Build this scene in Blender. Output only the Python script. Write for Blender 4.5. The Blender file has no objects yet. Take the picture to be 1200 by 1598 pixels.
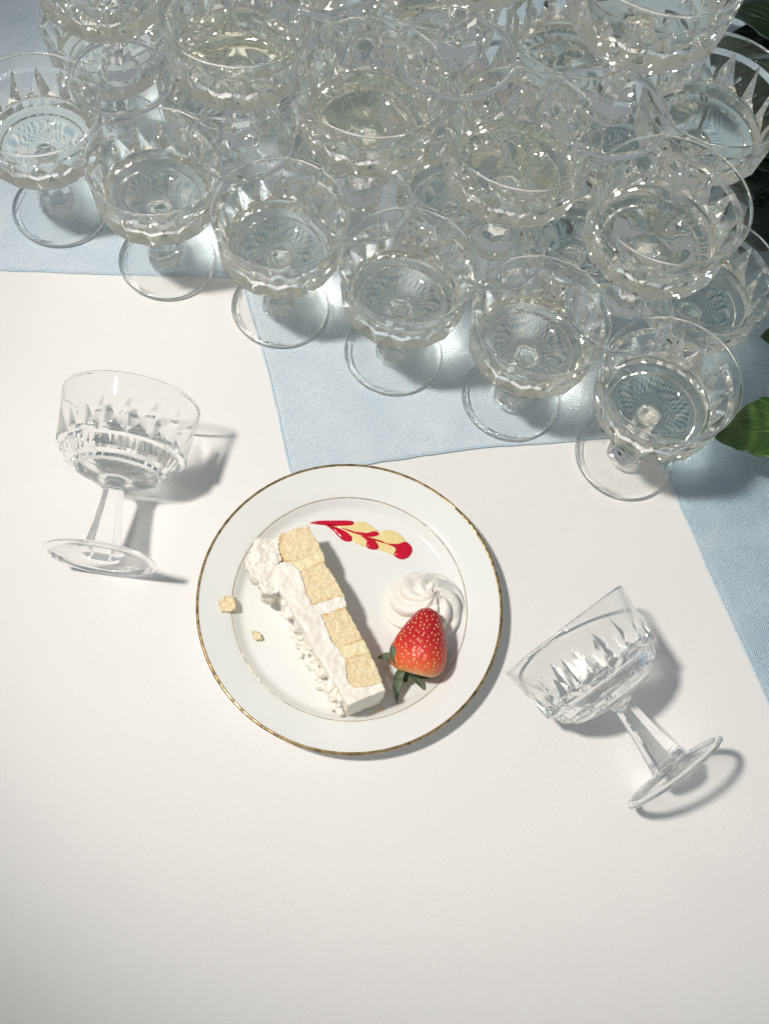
import bpy, bmesh, math, random
from mathutils import Vector, Matrix, noise

S = bpy.context.scene
C = S.collection
PI = math.pi
R = math.radians

# ------------------------------------------------------------------ camera
cam = bpy.data.cameras.new('camera')
cam.sensor_fit = 'HORIZONTAL'; cam.sensor_width = 36.0
cam.lens = 36.0 * 1759.8 / 1200.0
cam.clip_start = 0.01; cam.clip_end = 50
cam_o = bpy.data.objects.new('camera', cam); C.objects.link(cam_o)
_rt = Vector((0.978114, 0.18973415, 0.0854047))
_up = Vector((-0.20806972, 0.89192038, 0.40147855))
_fw = Vector((0.0, 0.41046192, -0.91187774))
_m = Matrix((_rt, _up, -_fw)).transposed().to_4x4()
_m.translation = Vector((0, 0, 0.69424))
cam_o.matrix_world = _m
S.camera = cam_o

# ------------------------------------------------------------------ light
W = bpy.data.worlds.new('World'); S.world = W; W.use_nodes = True
W.node_tree.nodes['Background'].inputs[0].default_value = (0.90, 0.96, 1.0, 1)
W.node_tree.nodes['Background'].inputs[1].default_value = 0.30
ld = bpy.data.lights.new('studio_lamp', 'SPOT')
ld.energy = 110.0; ld.shadow_soft_size = 0.07; ld.color = (1.0, 0.955, 0.90)
ld.spot_size = R(38); ld.spot_blend = 0.8
lo = bpy.data.objects.new('studio_lamp', ld); C.objects.link(lo)
lo.location = (-0.71, 0.0, 1.60)
lo.rotation_euler = (Vector((0.08, 0.43, 0.0)) - lo.location).to_track_quat('-Z', 'Y').to_euler()

S.view_settings.view_transform = 'Standard'
S.view_settings.look = 'None'
S.view_settings.exposure = 0.0
S.view_settings.gamma = 1.0
S.view_settings.use_curve_mapping = False
S.render.engine = 'CYCLES'
cy = S.cycles
cy.max_bounces = 40; cy.transmission_bounces = 40; cy.glossy_bounces = 12; cy.diffuse_bounces = 5
cy.transparent_max_bounces = 128
cy.caustics_reflective = True; cy.caustics_refractive = True
cy.blur_glossy = 0.3
cy.sample_clamp_indirect = 110.0
cy.use_denoising = True
cy.use_guiding = False
cy.use_adaptive_sampling = False

# ------------------------------------------------------------------ helpers
def newobj(name, me, mats=None, parent=None):
    o = bpy.data.objects.new(name, me); C.objects.link(o)
    if mats is not None:
        for m in (mats if isinstance(mats, (list, tuple)) else [mats]):
            me.materials.append(m)
    if parent is not None: o.parent = parent
    return o

def tag(o, label, cat, group=None):
    o['label'] = label; o['category'] = cat
    if group: o['group'] = group
    return o

def thing(name, label, cat, loc=(0, 0, 0), group=None):
    o = bpy.data.objects.new(name, None); C.objects.link(o)
    o.location = loc; o.empty_display_size = 0.02
    return tag(o, label, cat, group)

class MB:
    """collects vertices and faces; smooth flag and material index per face"""
    def __init__(s): s.v = []; s.f = []; s.sm = []; s.mi = []
    def vert(s, co): s.v.append(tuple(co)); return len(s.v) - 1
    def face(s, ids, smooth=True, mi=0): s.f.append(tuple(ids)); s.sm.append(smooth); s.mi.append(mi)
    def ring(s, pts): return [s.vert(q) for q in pts]
    def bridge(s, a, b, smooth=True, mi=0, closed=True):
        n = len(a)
        for j in range(n if closed else n - 1):
            k = (j + 1) % n
            s.face((a[j], a[k], b[k], b[j]), smooth, mi)
    def mesh(s, name):
        me = bpy.data.meshes.new(name); me.from_pydata(s.v, [], s.f)
        me.polygons.foreach_set('use_smooth', s.sm)
        me.polygons.foreach_set('material_index', s.mi)
        me.update(); return me
    def lathe(s, prof, seg, smooth=True, mi=0, shape=None):
        """profile of (r, z); r = 0 closes with a fan.  shape(r, theta, i) may bend a ring"""
        prev = None
        for i, (r, z) in enumerate(prof):
            if r < 1e-7: cur = ('c', s.vert((0, 0, z)))
            else:
                ring = []
                for j in range(seg):
                    t = 2 * PI * j / seg
                    rr = shape(r, t, i) if shape else r
                    ring.append(s.vert((rr * math.cos(t), rr * math.sin(t), z)))
                cur = ('r', ring)
            if prev:
                if prev[0] == 'r' and cur[0] == 'r': s.bridge(prev[1], cur[1], smooth, mi)
                elif prev[0] == 'c':
                    q = cur[1]
                    for j in range(seg): s.face((prev[1], q[(j + 1) % seg], q[j]), smooth, mi)
                else:
                    q = prev[1]
                    for j in range(seg): s.face((q[j], q[(j + 1) % seg], cur[1]), smooth, mi)
            prev = cur

def nodes(name):
    m = bpy.data.materials.new(name); m.use_nodes = True
    nt = m.node_tree; b = nt.nodes['Principled BSDF']
    def N(t, **kw):
        n = nt.nodes.new(t)
        for k, v in kw.items():
            if k.startswith('i_'): n.inputs[int(k[2:])].default_value = v
            else: setattr(n, k, v)
        return n
    def L(a, bb): nt.links.new(a, bb)
    return m, nt, b, N, L

def ramp(N, L, src, stops):
    r = N('ShaderNodeValToRGB'); e = r.color_ramp.elements
    while len(e) < len(stops): e.new(0.5)
    for k, (p, c) in enumerate(stops):
        e[k].position = p; e[k].color = (*c, 1)
    L(src, r.inputs[0]); return r.outputs[0]

def math_(N, L, op, a, b=None):
    n = N('ShaderNodeMath', operation=op)
    for i, x in enumerate((a, b)):
        if x is None: continue
        if isinstance(x, (int, float)): n.inputs[i].default_value = x
        else: L(x, n.inputs[i])
    return n.outputs[0]

# ------------------------------------------------------------------ materials
def mat_glass(name, col, ior):
    m, nt, b, N, L = nodes(name); nt.nodes.remove(b)
    g = N('ShaderNodeBsdfGlass'); g.inputs['Color'].default_value = (*col, 1)
    g.inputs['IOR'].default_value = ior; g.inputs['Roughness'].default_value = 0.0
    L(g.outputs[0], nt.nodes['Material Output'].inputs[0])
    return m
def mat_thin_glass(name, col, ior):
    # walls so thin that light passes straight through them, less what the two skins mirror
    m, nt, b, N, L = nodes(name); nt.nodes.remove(b)
    t = N('ShaderNodeBsdfTransparent'); t.inputs[0].default_value = (*col, 1)
    g = N('ShaderNodeBsdfGlossy'); g.inputs['Roughness'].default_value = 0.0
    ge = N('ShaderNodeNewGeometry'); dt = N('ShaderNodeVectorMath', operation='DOT_PRODUCT')
    L(ge.outputs['Incoming'], dt.inputs[0]); L(ge.outputs['Normal'], dt.inputs[1])
    c = math_(N, L, 'SUBTRACT', 1.0, math_(N, L, 'ABSOLUTE', dt.outputs['Value']))
    r0 = ((ior - 1) / (ior + 1)) ** 2
    fr = math_(N, L, 'ADD', math_(N, L, 'MULTIPLY', math_(N, L, 'POWER', c, 5.0), 1 - r0), r0)
    x = N('ShaderNodeMixShader')
    L(fr, x.inputs[0]); L(t.outputs[0], x.inputs[1]); L(g.outputs[0], x.inputs[2])
    L(x.outputs[0], nt.nodes['Material Output'].inputs[0])
    return m
GLASS = mat_glass('pressed_glass', (0.998, 1.0, 0.998), 1.5)
THIN = mat_thin_glass('thin_glass_wall', (0.997, 0.999, 0.997), 1.5)
WINE = mat_glass('pale_wine', (0.998, 0.997, 0.978), 1.34)
def mat_clear(name, col):
    # where wine wets the glass the two have nearly the same index: no mirror, no bend, only the tint
    m, nt, b, N, L = nodes(name); nt.nodes.remove(b)
    t = N('ShaderNodeBsdfTransparent'); t.inputs[0].default_value = (*col, 1)
    L(t.outputs[0], nt.nodes['Material Output'].inputs[0])
    return m
WET = mat_clear('wine_against_glass', (0.998, 0.995, 0.970))

def mat_tablecloth():
    m, nt, b, N, L = nodes('white_tablecloth')
    tc = N('ShaderNodeTexCoord')
    n1 = N('ShaderNodeTexNoise'); n1.inputs['Scale'].default_value = 6; n1.inputs['Detail'].default_value = 4
    L(tc.outputs['Object'], n1.inputs['Vector'])
    L(ramp(N, L, n1.outputs[0], [(0.3, (0.80, 0.782, 0.76)), (0.7, (0.83, 0.812, 0.79))]), b.inputs['Base Color'])
    b.inputs['Roughness'].default_value = 0.75
    sx = N('ShaderNodeSeparateXYZ'); L(tc.outputs['Object'], sx.inputs[0])
    k = 2 * PI / 0.0011
    wv = math_(N, L, 'MULTIPLY', math_(N, L, 'SINE', math_(N, L, 'MULTIPLY', sx.outputs[0], k)),
               math_(N, L, 'SINE', math_(N, L, 'MULTIPLY', sx.outputs[1], k)))
    n2 = N('ShaderNodeTexNoise'); n2.inputs['Scale'].default_value = 700; n2.inputs['Detail'].default_value = 3
    L(tc.outputs['Object'], n2.inputs['Vector'])
    n3 = N('ShaderNodeTexNoise'); n3.inputs['Scale'].default_value = 14; n3.inputs['Detail'].default_value = 2
    L(tc.outputs['Object'], n3.inputs['Vector'])
    h = math_(N, L, 'ADD', math_(N, L, 'MULTIPLY', wv, 0.00005), math_(N, L, 'MULTIPLY', n2.outputs[0], 0.0002))
    h = math_(N, L, 'ADD', h, math_(N, L, 'MULTIPLY', n3.outputs[0], 0.0012))
    bp = N('ShaderNodeBump'); bp.inputs['Strength'].default_value = 0.7; bp.inputs['Distance'].default_value = 1.0
    L(h, bp.inputs['Height']); L(bp.outputs[0], b.inputs['Normal'])
    return m

def mat_weave(name, ang, stops):
    m, nt, b, N, L = nodes(name)
    tc = N('ShaderNodeTexCoord')
    mp = N('ShaderNodeMapping'); mp.inputs['Rotation'].default_value = (0, 0, ang + 0.6)
    L(tc.outputs['Object'], mp.inputs[0])
    nz = N('ShaderNodeTexNoise'); nz.inputs['Scale'].default_value = 90; nz.inputs['Detail'].default_value = 3
    L(mp.outputs[0], nz.inputs['Vector'])
    wob = N('ShaderNodeVectorMath', operation='MULTIPLY_ADD')
    L(nz.outputs['Color'], wob.inputs[0]); wob.inputs[1].default_value = (0.0022, 0.0022, 0); L(mp.outputs[0], wob.inputs[2])
    sx = N('ShaderNodeSeparateXYZ'); L(wob.outputs[0], sx.inputs[0])
    k = 2 * PI / 0.0018
    wv = math_(N, L, 'MULTIPLY', math_(N, L, 'SINE', math_(N, L, 'MULTIPLY', sx.outputs[0], k)),
               math_(N, L, 'SINE', math_(N, L, 'MULTIPLY', sx.outputs[1], k)))
    th = math_(N, L, 'ADD', math_(N, L, 'MULTIPLY', wv, 0.5), 0.5)
    sn = N('ShaderNodeVectorMath', operation='SNAP'); L(wob.outputs[0], sn.inputs[0]); sn.inputs[1].default_value = (0.0009, 0.0009, 1)
    wn = N('ShaderNodeTexWhiteNoise', noise_dimensions='3D'); L(sn.outputs[0], wn.inputs['Vector'])
    th = math_(N, L, 'ADD', math_(N, L, 'MULTIPLY', th, 0.80), math_(N, L, 'MULTIPLY', wn.outputs['Value'], 0.20))
    fz = N('ShaderNodeTexNoise'); fz.inputs['Scale'].default_value = 1500; fz.inputs['Detail'].default_value = 2
    L(tc.outputs['Object'], fz.inputs['Vector'])
    big = N('ShaderNodeTexNoise'); big.inputs['Scale'].default_value = 25; big.inputs['Detail'].default_value = 4
    L(tc.outputs['Object'], big.inputs['Vector'])
    f = math_(N, L, 'ADD', math_(N, L, 'MULTIPLY', th, 0.70), math_(N, L, 'MULTIPLY', fz.outputs[0], 0.32))
    f = math_(N, L, 'ADD', f, math_(N, L, 'MULTIPLY', math_(N, L, 'SUBTRACT', big.outputs[0], 0.5), 0.35))
    L(ramp(N, L, f, stops), b.inputs['Base Color'])
    b.inputs['Roughness'].default_value = 0.9
    h = math_(N, L, 'ADD', math_(N, L, 'MULTIPLY', wv, 0.00022), math_(N, L, 'MULTIPLY', fz.outputs[0], 0.00025))
    h = math_(N, L, 'ADD', h, math_(N, L, 'MULTIPLY', big.outputs[0], 0.0025))
    bp = N('ShaderNodeBump'); bp.inputs['Strength'].default_value = 0.8; bp.inputs['Distance'].default_value = 1.0
    L(h, bp.inputs['Height']); L(bp.outputs[0], b.inputs['Normal'])
    return m

def mat_noise(name, stops, scale, rough=0.5, bump=0.0, bscale=None, spec=0.5, sss=0.0, sssr=(0.003, 0.002, 0.0015), detail=4, coat=0.0):
    m, nt, b, N, L = nodes(name)
    tc = N('ShaderNodeTexCoord')
    n = N('ShaderNodeTexNoise'); n.inputs['Scale'].default_value = scale; n.inputs['Detail'].default_value = detail
    L(tc.outputs['Object'], n.inputs['Vector'])
    L(ramp(N, L, n.outputs[0], stops), b.inputs['Base Color'])
    b.inputs['Roughness'].default_value = rough
    b.inputs['Specular IOR Level'].default_value = spec
    b.inputs['Coat Weight'].default_value = coat
    if sss:
        b.inputs['Subsurface Weight'].default_value = sss
        b.inputs['Subsurface Radius'].default_value = sssr
        b.inputs['Subsurface Scale'].default_value = 1.0
    if bump:
        n2 = N('ShaderNodeTexNoise'); n2.inputs['Scale'].default_value = bscale or scale * 3; n2.inputs['Detail'].default_value = 5
        L(tc.outputs['Object'], n2.inputs['Vector'])
        bp = N('ShaderNodeBump'); bp.inputs['Strength'].default_value = 1.0; bp.inputs['Distance'].default_value = bump
        L(n2.outputs[0], bp.inputs['Height']); L(bp.outputs[0], b.inputs['Normal'])
    return m

PORCELAIN = mat_noise('porcelain', [(0.3, (0.80, 0.81, 0.79)), (0.7, (0.82, 0.825, 0.805))], 20, rough=0.08)
def mat_gold():
    m, nt, b, N, L = nodes('worn_gold_band')
    tc = N('ShaderNodeTexCoord')
    n = N('ShaderNodeTexNoise'); n.inputs['Scale'].default_value = 260; n.inputs['Detail'].default_value = 6
    L(tc.outputs['Object'], n.inputs['Vector'])
    L(ramp(N, L, n.outputs[0], [(0.36, (0.16, 0.10, 0.045)), (0.5, (0.42, 0.28, 0.12)), (0.64, (0.72, 0.52, 0.26))]), b.inputs['Base Color'])
    b.inputs['Metallic'].default_value = 0.9
    L(ramp(N, L, n.outputs[0], [(0.3, (0.5, 0.5, 0.5)), (0.7, (0.22, 0.22, 0.22))]), b.inputs['Roughness'])
    return m
GOLD = mat_gold()
FROST = mat_noise('buttercream', [(0.3, (0.85, 0.79, 0.69)), (0.62, (0.875, 0.83, 0.75))], 90, rough=0.5, bump=0.00015, bscale=400, sss=0.25)
WHIP = mat_noise('whipped_cream', [(0.3, (0.87, 0.845, 0.79)), (0.7, (0.885, 0.86, 0.81))], 80, rough=0.5, bump=0.00025, bscale=600, sss=0.3)
CUSTARD = mat_noise('custard_cream', [(0.3, (0.83, 0.70, 0.40)), (0.7, (0.87, 0.78, 0.54))], 250, rough=0.6, bump=0.0004, bscale=700, sss=0.2)
REDS = mat_noise('red_coulis', [(0.3, (0.50, 0.002, 0.024)), (0.7, (0.64, 0.004, 0.038))], 300, rough=0.12, bump=0.00006, bscale=350)
YELS = mat_noise('vanilla_sauce', [(0.3, (0.82, 0.66, 0.30)), (0.7, (0.86, 0.71, 0.36))], 200, rough=0.2)
STEM = mat_noise('branch_bark', [(0.3, (0.05, 0.07, 0.02)), (0.7, (0.10, 0.12, 0.04))], 200, rough=0.7)
SEED = mat_noise('strawberry_seed', [(0.3, (0.75, 0.45, 0.12)), (0.7, (0.85, 0.62, 0.25))], 400, rough=0.4)
SEPAL = mat_noise('sepal', [(0.3, (0.05, 0.085, 0.045)), (0.7, (0.20, 0.27, 0.16))], 220, rough=0.6, bump=0.0004, bscale=400)

def mat_sponge():
    m, nt, b, N, L = nodes('sponge_cake')
    tc = N('ShaderNodeTexCoord')
    n = N('ShaderNodeTexNoise'); n.inputs['Scale'].default_value = 560; n.inputs['Detail'].default_value = 8
    L(tc.outputs['Object'], n.inputs['Vector'])
    col = ramp(N, L, n.outputs[0], [(0.28, (0.72, 0.54, 0.29)), (0.48, (0.80, 0.66, 0.42)), (0.68, (0.85, 0.76, 0.55))])
    a = N('ShaderNodeAttribute'); a.attribute_name = 'crust'
    mx = N('ShaderNodeMix', data_type='RGBA')
    L(a.outputs['Fac'], mx.inputs[0]); L(col, mx.inputs[6]); mx.inputs[7].default_value = (0.76, 0.43, 0.17, 1)
    L(mx.outputs[2], b.inputs['Base Color'])
    b.inputs['Roughness'].default_value = 0.9; b.inputs['Specular IOR Level'].default_value = 0.2
    b.inputs['Subsurface Weight'].default_value = 0.15; b.inputs['Subsurface Radius'].default_value = (0.002, 0.0015, 0.0008); b.inputs['Subsurface Scale'].default_value = 1.0
    vo = N('ShaderNodeTexVoronoi'); vo.inputs['Scale'].default_value = 900
    L(tc.outputs['Object'], vo.inputs['Vector'])
    bp = N('ShaderNodeBump'); bp.inputs['Strength'].default_value = 0.45; bp.inputs['Distance'].default_value = 0.0003
    L(vo.outputs['Distance'], bp.inputs['Height']); L(bp.outputs[0], b.inputs['Normal'])
    return m
SPONGE = mat_sponge()

def mat_strawberry():
    m, nt, b, N, L = nodes('strawberry_skin')
    tc = N('ShaderNodeTexCoord'); sx = N('ShaderNodeSeparateXYZ'); L(tc.outputs['Object'], sx.inputs[0])
    n = N('ShaderNodeTexNoise'); n.inputs['Scale'].default_value = 90; n.inputs['Detail'].default_value = 3
    L(tc.outputs['Object'], n.inputs['Vector'])
    f = math_(N, L, 'ADD', math_(N, L, 'MULTIPLY', sx.outputs[2], 1 / 0.042), math_(N, L, 'MULTIPLY', math_(N, L, 'SUBTRACT', n.outputs[0], 0.5), 0.22))
    L(ramp(N, L, f, [(0.0, (0.80, 0.42, 0.16)), (0.10, (0.80, 0.17, 0.055)), (0.32, (0.70, 0.055, 0.03)), (0.55, (0.52, 0.012, 0.020)), (1.0, (0.40, 0.005, 0.016))]), b.inputs['Base Color'])
    b.inputs['Roughness'].default_value = 0.36
    b.inputs['Subsurface Weight'].default_value = 0.1; b.inputs['Subsurface Radius'].default_value = (0.004, 0.001, 0.0007); b.inputs['Subsurface Scale'].default_value = 1.0
    return m
BERRY = mat_strawberry()

def mat_leaf(name, lo_, hi_, vein_c):
    m, nt, b, N, L = nodes(name)
    uv = N('ShaderNodeUVMap'); sx = N('ShaderNodeSeparateXYZ'); L(uv.outputs[0], sx.inputs[0])
    ay = math_(N, L, 'ABSOLUTE', sx.outputs[1])
    # side veins leave the midrib at a slant
    vv = math_(N, L, 'SINE', math_(N, L, 'MULTIPLY', math_(N, L, 'SUBTRACT', sx.outputs[0], math_(N, L, 'MULTIPLY', ay, 0.45)), 44))
    vein = ramp(N, L, vv, [(0.80, (0, 0, 0)), (1.0, (1, 1, 1))])
    mid = ramp(N, L, ay, [(0.0, (1, 1, 1)), (0.06, (0, 0, 0))])
    tc = N('ShaderNodeTexCoord')
    n = N('ShaderNodeTexNoise'); n.inputs['Scale'].default_value = 60; n.inputs['Detail'].default_value = 5
    L(tc.outputs['Object'], n.inputs['Vector'])
    base = ramp(N, L, n.outputs[0], [(0.3, lo_), (0.7, hi_)])
    vm = math_(N, L, 'MAXIMUM', math_(N, L, 'MULTIPLY', vein, 0.5), mid)
    mx = N('ShaderNodeMix', data_type='RGBA'); L(vm, mx.inputs[0]); L(base, mx.inputs[6]); mx.inputs[7].default_value = (*vein_c, 1)
    L(mx.outputs[2], b.inputs['Base Color'])
    b.inputs['Roughness'].default_value = 0.38
    bp = N('ShaderNodeBump'); bp.inputs['Strength'].default_value = 0.8; bp.inputs['Distance'].default_value = 0.0012; bp.invert = True
    L(math_(N, L, 'ADD', vm, math_(N, L, 'MULTIPLY', n.outputs[0], 0.8)), bp.inputs['Height']); L(bp.outputs[0], b.inputs['Normal'])
    return m
LEAF = mat_leaf('rose_leaf', (0.016, 0.048, 0.007), (0.050, 0.105, 0.016), (0.11, 0.18, 0.05))
SHADED_LEAF = mat_leaf('leaf_painted_shade', (0.006, 0.018, 0.009), (0.016, 0.034, 0.015), (0.03, 0.05, 0.025))  # darker leaf green: the shade behind the glasses is painted into the colour

# ------------------------------------------------------------------ the setting: table and cloths
mb = MB()
n = 40
g = [[mb.vert((-2 + 4 * i / n, -1.6 + 4 * j / n, 0)) for i in range(n + 1)] for j in range(n + 1)]
for j in range(n):
    for i in range(n): mb.face((g[j][i], g[j][i + 1], g[j + 1][i + 1], g[j + 1][i]))
o = newobj('table', mb.mesh('table'), mat_tablecloth()); o['kind'] = 'structure'; o['label'] = 'table covered by a smooth white cloth'

def cloth(label, corners, ztop, ang, seed, stops):
    """woven square given by its four corners (counter-clockwise); edges a little uneven"""
    c = [Vector((x, y, 0)) for x, y in corners]
    org = c[0].copy()
    nu = nv = 90
    def P(u, v):
        q = (c[0] * (1 - u) + c[1] * u) * (1 - v) + (c[3] * (1 - u) + c[2] * u) * v
        w = Vector((noise.noise((q.x * 9, q.y * 9, seed)), noise.noise((q.x * 9, q.y * 9, seed + 7)), 0)) * 0.0035
        w += Vector((noise.noise((q.x * 60, q.y * 60, seed)), noise.noise((q.x * 60, q.y * 60, seed + 3)), 0)) * 0.0007
        return q + w - org
    mb = MB(); th = 0.0005
    top = [[mb.vert((*P(i / nu, j / nv).xy, ztop)) for i in range(nu + 1)] for j in range(nv + 1)]
    bot = [[mb.vert((*P(i / nu, j / nv).xy, ztop - th)) for i in range(nu + 1)] for j in range(nv + 1)]
    for j in range(nv):
        for i in range(nu):
            mb.face((top[j][i], top[j][i + 1], top[j + 1][i + 1], top[j + 1][i]))
            mb.face((bot[j][i], bot[j + 1][i], bot[j + 1][i + 1], bot[j][i + 1]))
    rim = [(0, i) for i in range(nu)] + [(j, nu) for j in range(nv)] + [(nv, i) for i in range(nu, 0, -1)] + [(j, 0) for j in range(nv, 0, -1)]
    tr = [top[j][i] for j, i in rim]; br = [bot[j][i] for j, i in rim]
    mb.bridge(br, tr, False)
    me = mb.mesh('woven_cloth')
    o = thing('blue_cloth', label, 'cloth', (org.x, org.y, 0), 'blue woven cloths under the glasses')
    newobj('woven_cloth', me, mat_weave('blue_weave', ang, stops), o)
    # stitched edge: a fine rolled hem all round
    hb = MB(); pts = [Vector(mb.v[k]) for k in tr]; m = len(pts)
    rings = []
    for k in range(m):
        t = (pts[(k + 1) % m] - pts[k - 1]).normalized(); s = Vector((t.y, -t.x, 0))
        rr = 0.00075 * (1 + 0.25 * noise.noise(pts[k] * 300))
        rings.append(hb.ring([pts[k] + s * (rr * math.cos(a)) + Vector((0, 0, rr * 0.7 * math.sin(a) - 0.0001)) for a in [2 * PI * q / 6 for q in range(6)]]))
    for k in range(m): hb.bridge(rings[k], rings[(k + 1) % m])
    newobj('hem', hb.mesh('hem'), HEM, o)
    return o
HEM = mat_noise('hem_thread', [(0.3, (0.40, 0.54, 0.64)), (0.7, (0.62, 0.71, 0.77))], 900, rough=0.9, bump=0.0004, bscale=1500)

cloth('light blue woven cloth with a straight hem, lying under the glasses farthest from the leaves',
      [(-0.4164, 0.4144), (-0.109, 0.4772), (0.02, 0.95), (-0.62, 0.95)], 0.0008, R(8), 1.0, [(0.12, (0.27, 0.41, 0.53)), (0.45, (0.56, 0.66, 0.74)), (0.82, (0.87, 0.89, 0.91))])
cloth('light blue woven cloth whose square corner runs under the rim of the plate',
      [(-0.0676, 0.3275), (0.2214, 0.435), (0.33, 0.75), (-0.1944, 0.5943)], 0.0014, R(-12), 2.0, [(0.12, (0.30, 0.43, 0.54)), (0.45, (0.58, 0.67, 0.74)), (0.82, (0.88, 0.90, 0.91))])
cloth('light blue woven cloth under the green leaf, its slanting hem beside the fallen glass',
      [(0.2878, 0.1972), (0.75, 0.25), (0.75, 1.35), (-0.2649, 1.2338)], 0.0020, R(25), 3.0, [(0.15, (0.11, 0.24, 0.36)), (0.48, (0.38, 0.51, 0.60)), (0.82, (0.80, 0.84, 0.85))])

# ------------------------------------------------------------------ the cut-glass coupe
HG = 0.108        # height
SEG = 96
NS = 16           # spikes round the bowl
def poly_r(r, t, n, off=0.0):
    """radius of a regular n-gon with corner radius r at angle t"""
    w = 2 * PI / n; a = (t - off) % w
    return r * math.cos(w / 2) / math.cos(a - w / 2)
def hexmix(b):
    return lambda r, t, i: r * (1 - b[i]) + poly_r(r, t, 6) * b[i]

INSIDE = [(0.0430, 0.1064), (0.0422, 0.1030), (0.0400, 0.0945), (0.0378, 0.0880), (0.0357, 0.0810), (0.0338, 0.0752), (0.0318, 0.0708), (0.0290, 0.0664), (0.0250, 0.0622), (0.0195, 0.0594), (0.0130, 0.0577), (0.0070, 0.0569), (0, 0.0566)]
def inside_r(z):
    for (r1, z1), (r0, z0) in zip(INSIDE, INSIDE[1:]):
        if z0 <= z <= z1: return r0 + (r1 - r0) * (z - z0) / (z1 - z0)
def coupe_meshes(zl):
    # foot: underside, rounded edge, gently rising top
    f = MB()
    f.lathe([(0, 0.0016), (0.012, 0.0015)], SEG)
    f.lathe([(0.012, 0.0015), (0.024, 0.0009), (0.0300, 0.0003), (0.0312, 0.0)], SEG, True, 1)
    f.lathe([(0.0312, 0.0), (0.0325, 0.0), (0.0335, 0.0001), (0.0344, 0.0004), (0.0349, 0.0010), (0.0350, 0.0016),
             (0.0347, 0.0023), (0.0340, 0.0028), (0.0325, 0.0032), (0.0312, 0.0033)], SEG)
    f.lathe([(0.0312, 0.0033), (0.026, 0.0038), (0.019, 0.0050), (0.0145, 0.0064)], SEG, True, 1)
    f.lathe([(0.0145, 0.0064), (0.0126, 0.0072)], SEG)
    f.lathe([(0.0126, 0.0072), (0.0121, 0.0079), (0.0117, 0.0090)], SEG, False, 0, hexmix([0, 0.8, 1]))
    foot = f.mesh('foot')
    # stem: six flat sides narrowing upward
    s = MB()
    b1 = [1] * 5
    s.lathe([(0.0117, 0.0090), (0.0105, 0.0150), (0.0086, 0.0260), (0.0072, 0.0370), (0.0064, 0.0475)], SEG, False, 0, hexmix(b1))
    s.lathe([(0.0064, 0.0475), (0.0064, 0.0495), (0.0069, 0.0511), (0.0076, 0.0520)], SEG, True, 0, hexmix([1, 0.6, 0.2, 0]))
    stem = s.mesh('stem')
    # bowl
    b = MB()
    b.lathe([(0.0076, 0.0520), (0.0088, 0.0526), (0.0120, 0.0531)], SEG)
    b.lathe([(0.0120, 0.0531), (0.0170, 0.0538), (0.0225, 0.0551), (0.0262, 0.0568)], SEG, True, 3)
    def p32(bl): return lambda r, t, i: r * (1 - bl[i]) + poly_r(r, t, 32) * bl[i]
    # two stepped rows of short flutes
    b.lathe([(0.0262, 0.0568), (0.0290, 0.0581)], SEG, False, 0, p32([0, 1]))
    b.lathe([(0.0290, 0.0581), (0.0299, 0.0600)], SEG, False, 0, p32([1, 1]))
    b.lathe([(0.0299, 0.0600), (0.0338, 0.0617)], SEG, False, 0, p32([1, 1]))
    b.lathe([(0.0338, 0.0617), (0.0352, 0.0632)], SEG, False, 0, p32([1, 1]))
    b.lathe([(0.0352, 0.0632), (0.0376, 0.0694)], SEG, False, 0, p32([1, 1]))
    zB, rB = 0.0706, 0.0410
    step = 2 * PI / NS; off = step / 2
    per = SEG // NS
    def ringpts(fr, z):
        return [(fr(2 * PI * j / SEG) * math.cos(2 * PI * j / SEG), fr(2 * PI * j / SEG) * math.sin(2 * PI * j / SEG), z) for j in range(SEG)]
    r32 = b.ring(ringpts(lambda t: poly_r(0.0376, t, 32), 0.0694))
    r16 = b.ring(ringpts(lambda t: poly_r(rB, t, NS), zB))
    b.bridge(r32, r16, False)
    # the spikes: ridge T-B at every step, recessed point M half way between
    zT, rT, zM, rM = 0.0965, 0.0431, 0.0800, 0.0376
    top = b.ring(ringpts(lambda t: rT, zT))
    low = b.ring(ringpts(lambda t: poly_r(rB, t, NS), zB))
    for k in range(NS):
        a = k * step + off
        M = b.vert((rM * math.cos(a), rM * math.sin(a), zM))
        for q in range(per):
            j = k * per + q; j2 = (j + 1) % SEG
            b.face((low[j], low[j2], M), False)           # lower triangle
            b.face((M, top[j2], top[j]), False, 4)           # plain wall between two spikes
        B0, B1 = low[k * per], low[(k + 1) * per % SEG]
        T0, T1 = top[k * per], top[(k + 1) * per % SEG]
        b.face((B0, M, T0), False); b.face((M, B1, T1), False)
    # plain wall, rolled rim and inside
    b.lathe([(rT, zT), (0.0434, 0.0995), (0.0439, 0.1035), (0.04432, 0.1064)], SEG, True, 1)
    b.lathe([(0.04432, 0.1064), (0.04440, 0.1073), (0.04425, 0.10785), (0.0439, 0.1080), (0.0434, 0.10790), (0.04315, 0.1074), (0.0430, 0.1064)], SEG)
    rl = inside_r(zl)
    b.lathe(INSIDE[:3], SEG, True, 1)
    b.lathe([q for q in INSIDE[2:] if q[1] > zl] + [(rl, zl)], SEG, True, 5)
    b.lathe([(rl, zl)] + [q for q in INSIDE if 0.0622 <= q[1] < zl], SEG, True, 6)
    b.lathe([q for q in INSIDE if q[1] <= 0.0622], SEG, True, 2)
    bowl = b.mesh('bowl')
    # wine: the shape of the inside up to the fill line, with a small meniscus
    e = 0.00022
    w = MB()
    prof = [(max(0, r + (e if r > 0.008 else 0)), z - (e if z < 0.0625 else 0)) for r, z in INSIDE[::-1] if z < zl] + [(rl + e, zl)]
    w.lathe(prof, SEG, True, 1)
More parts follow.
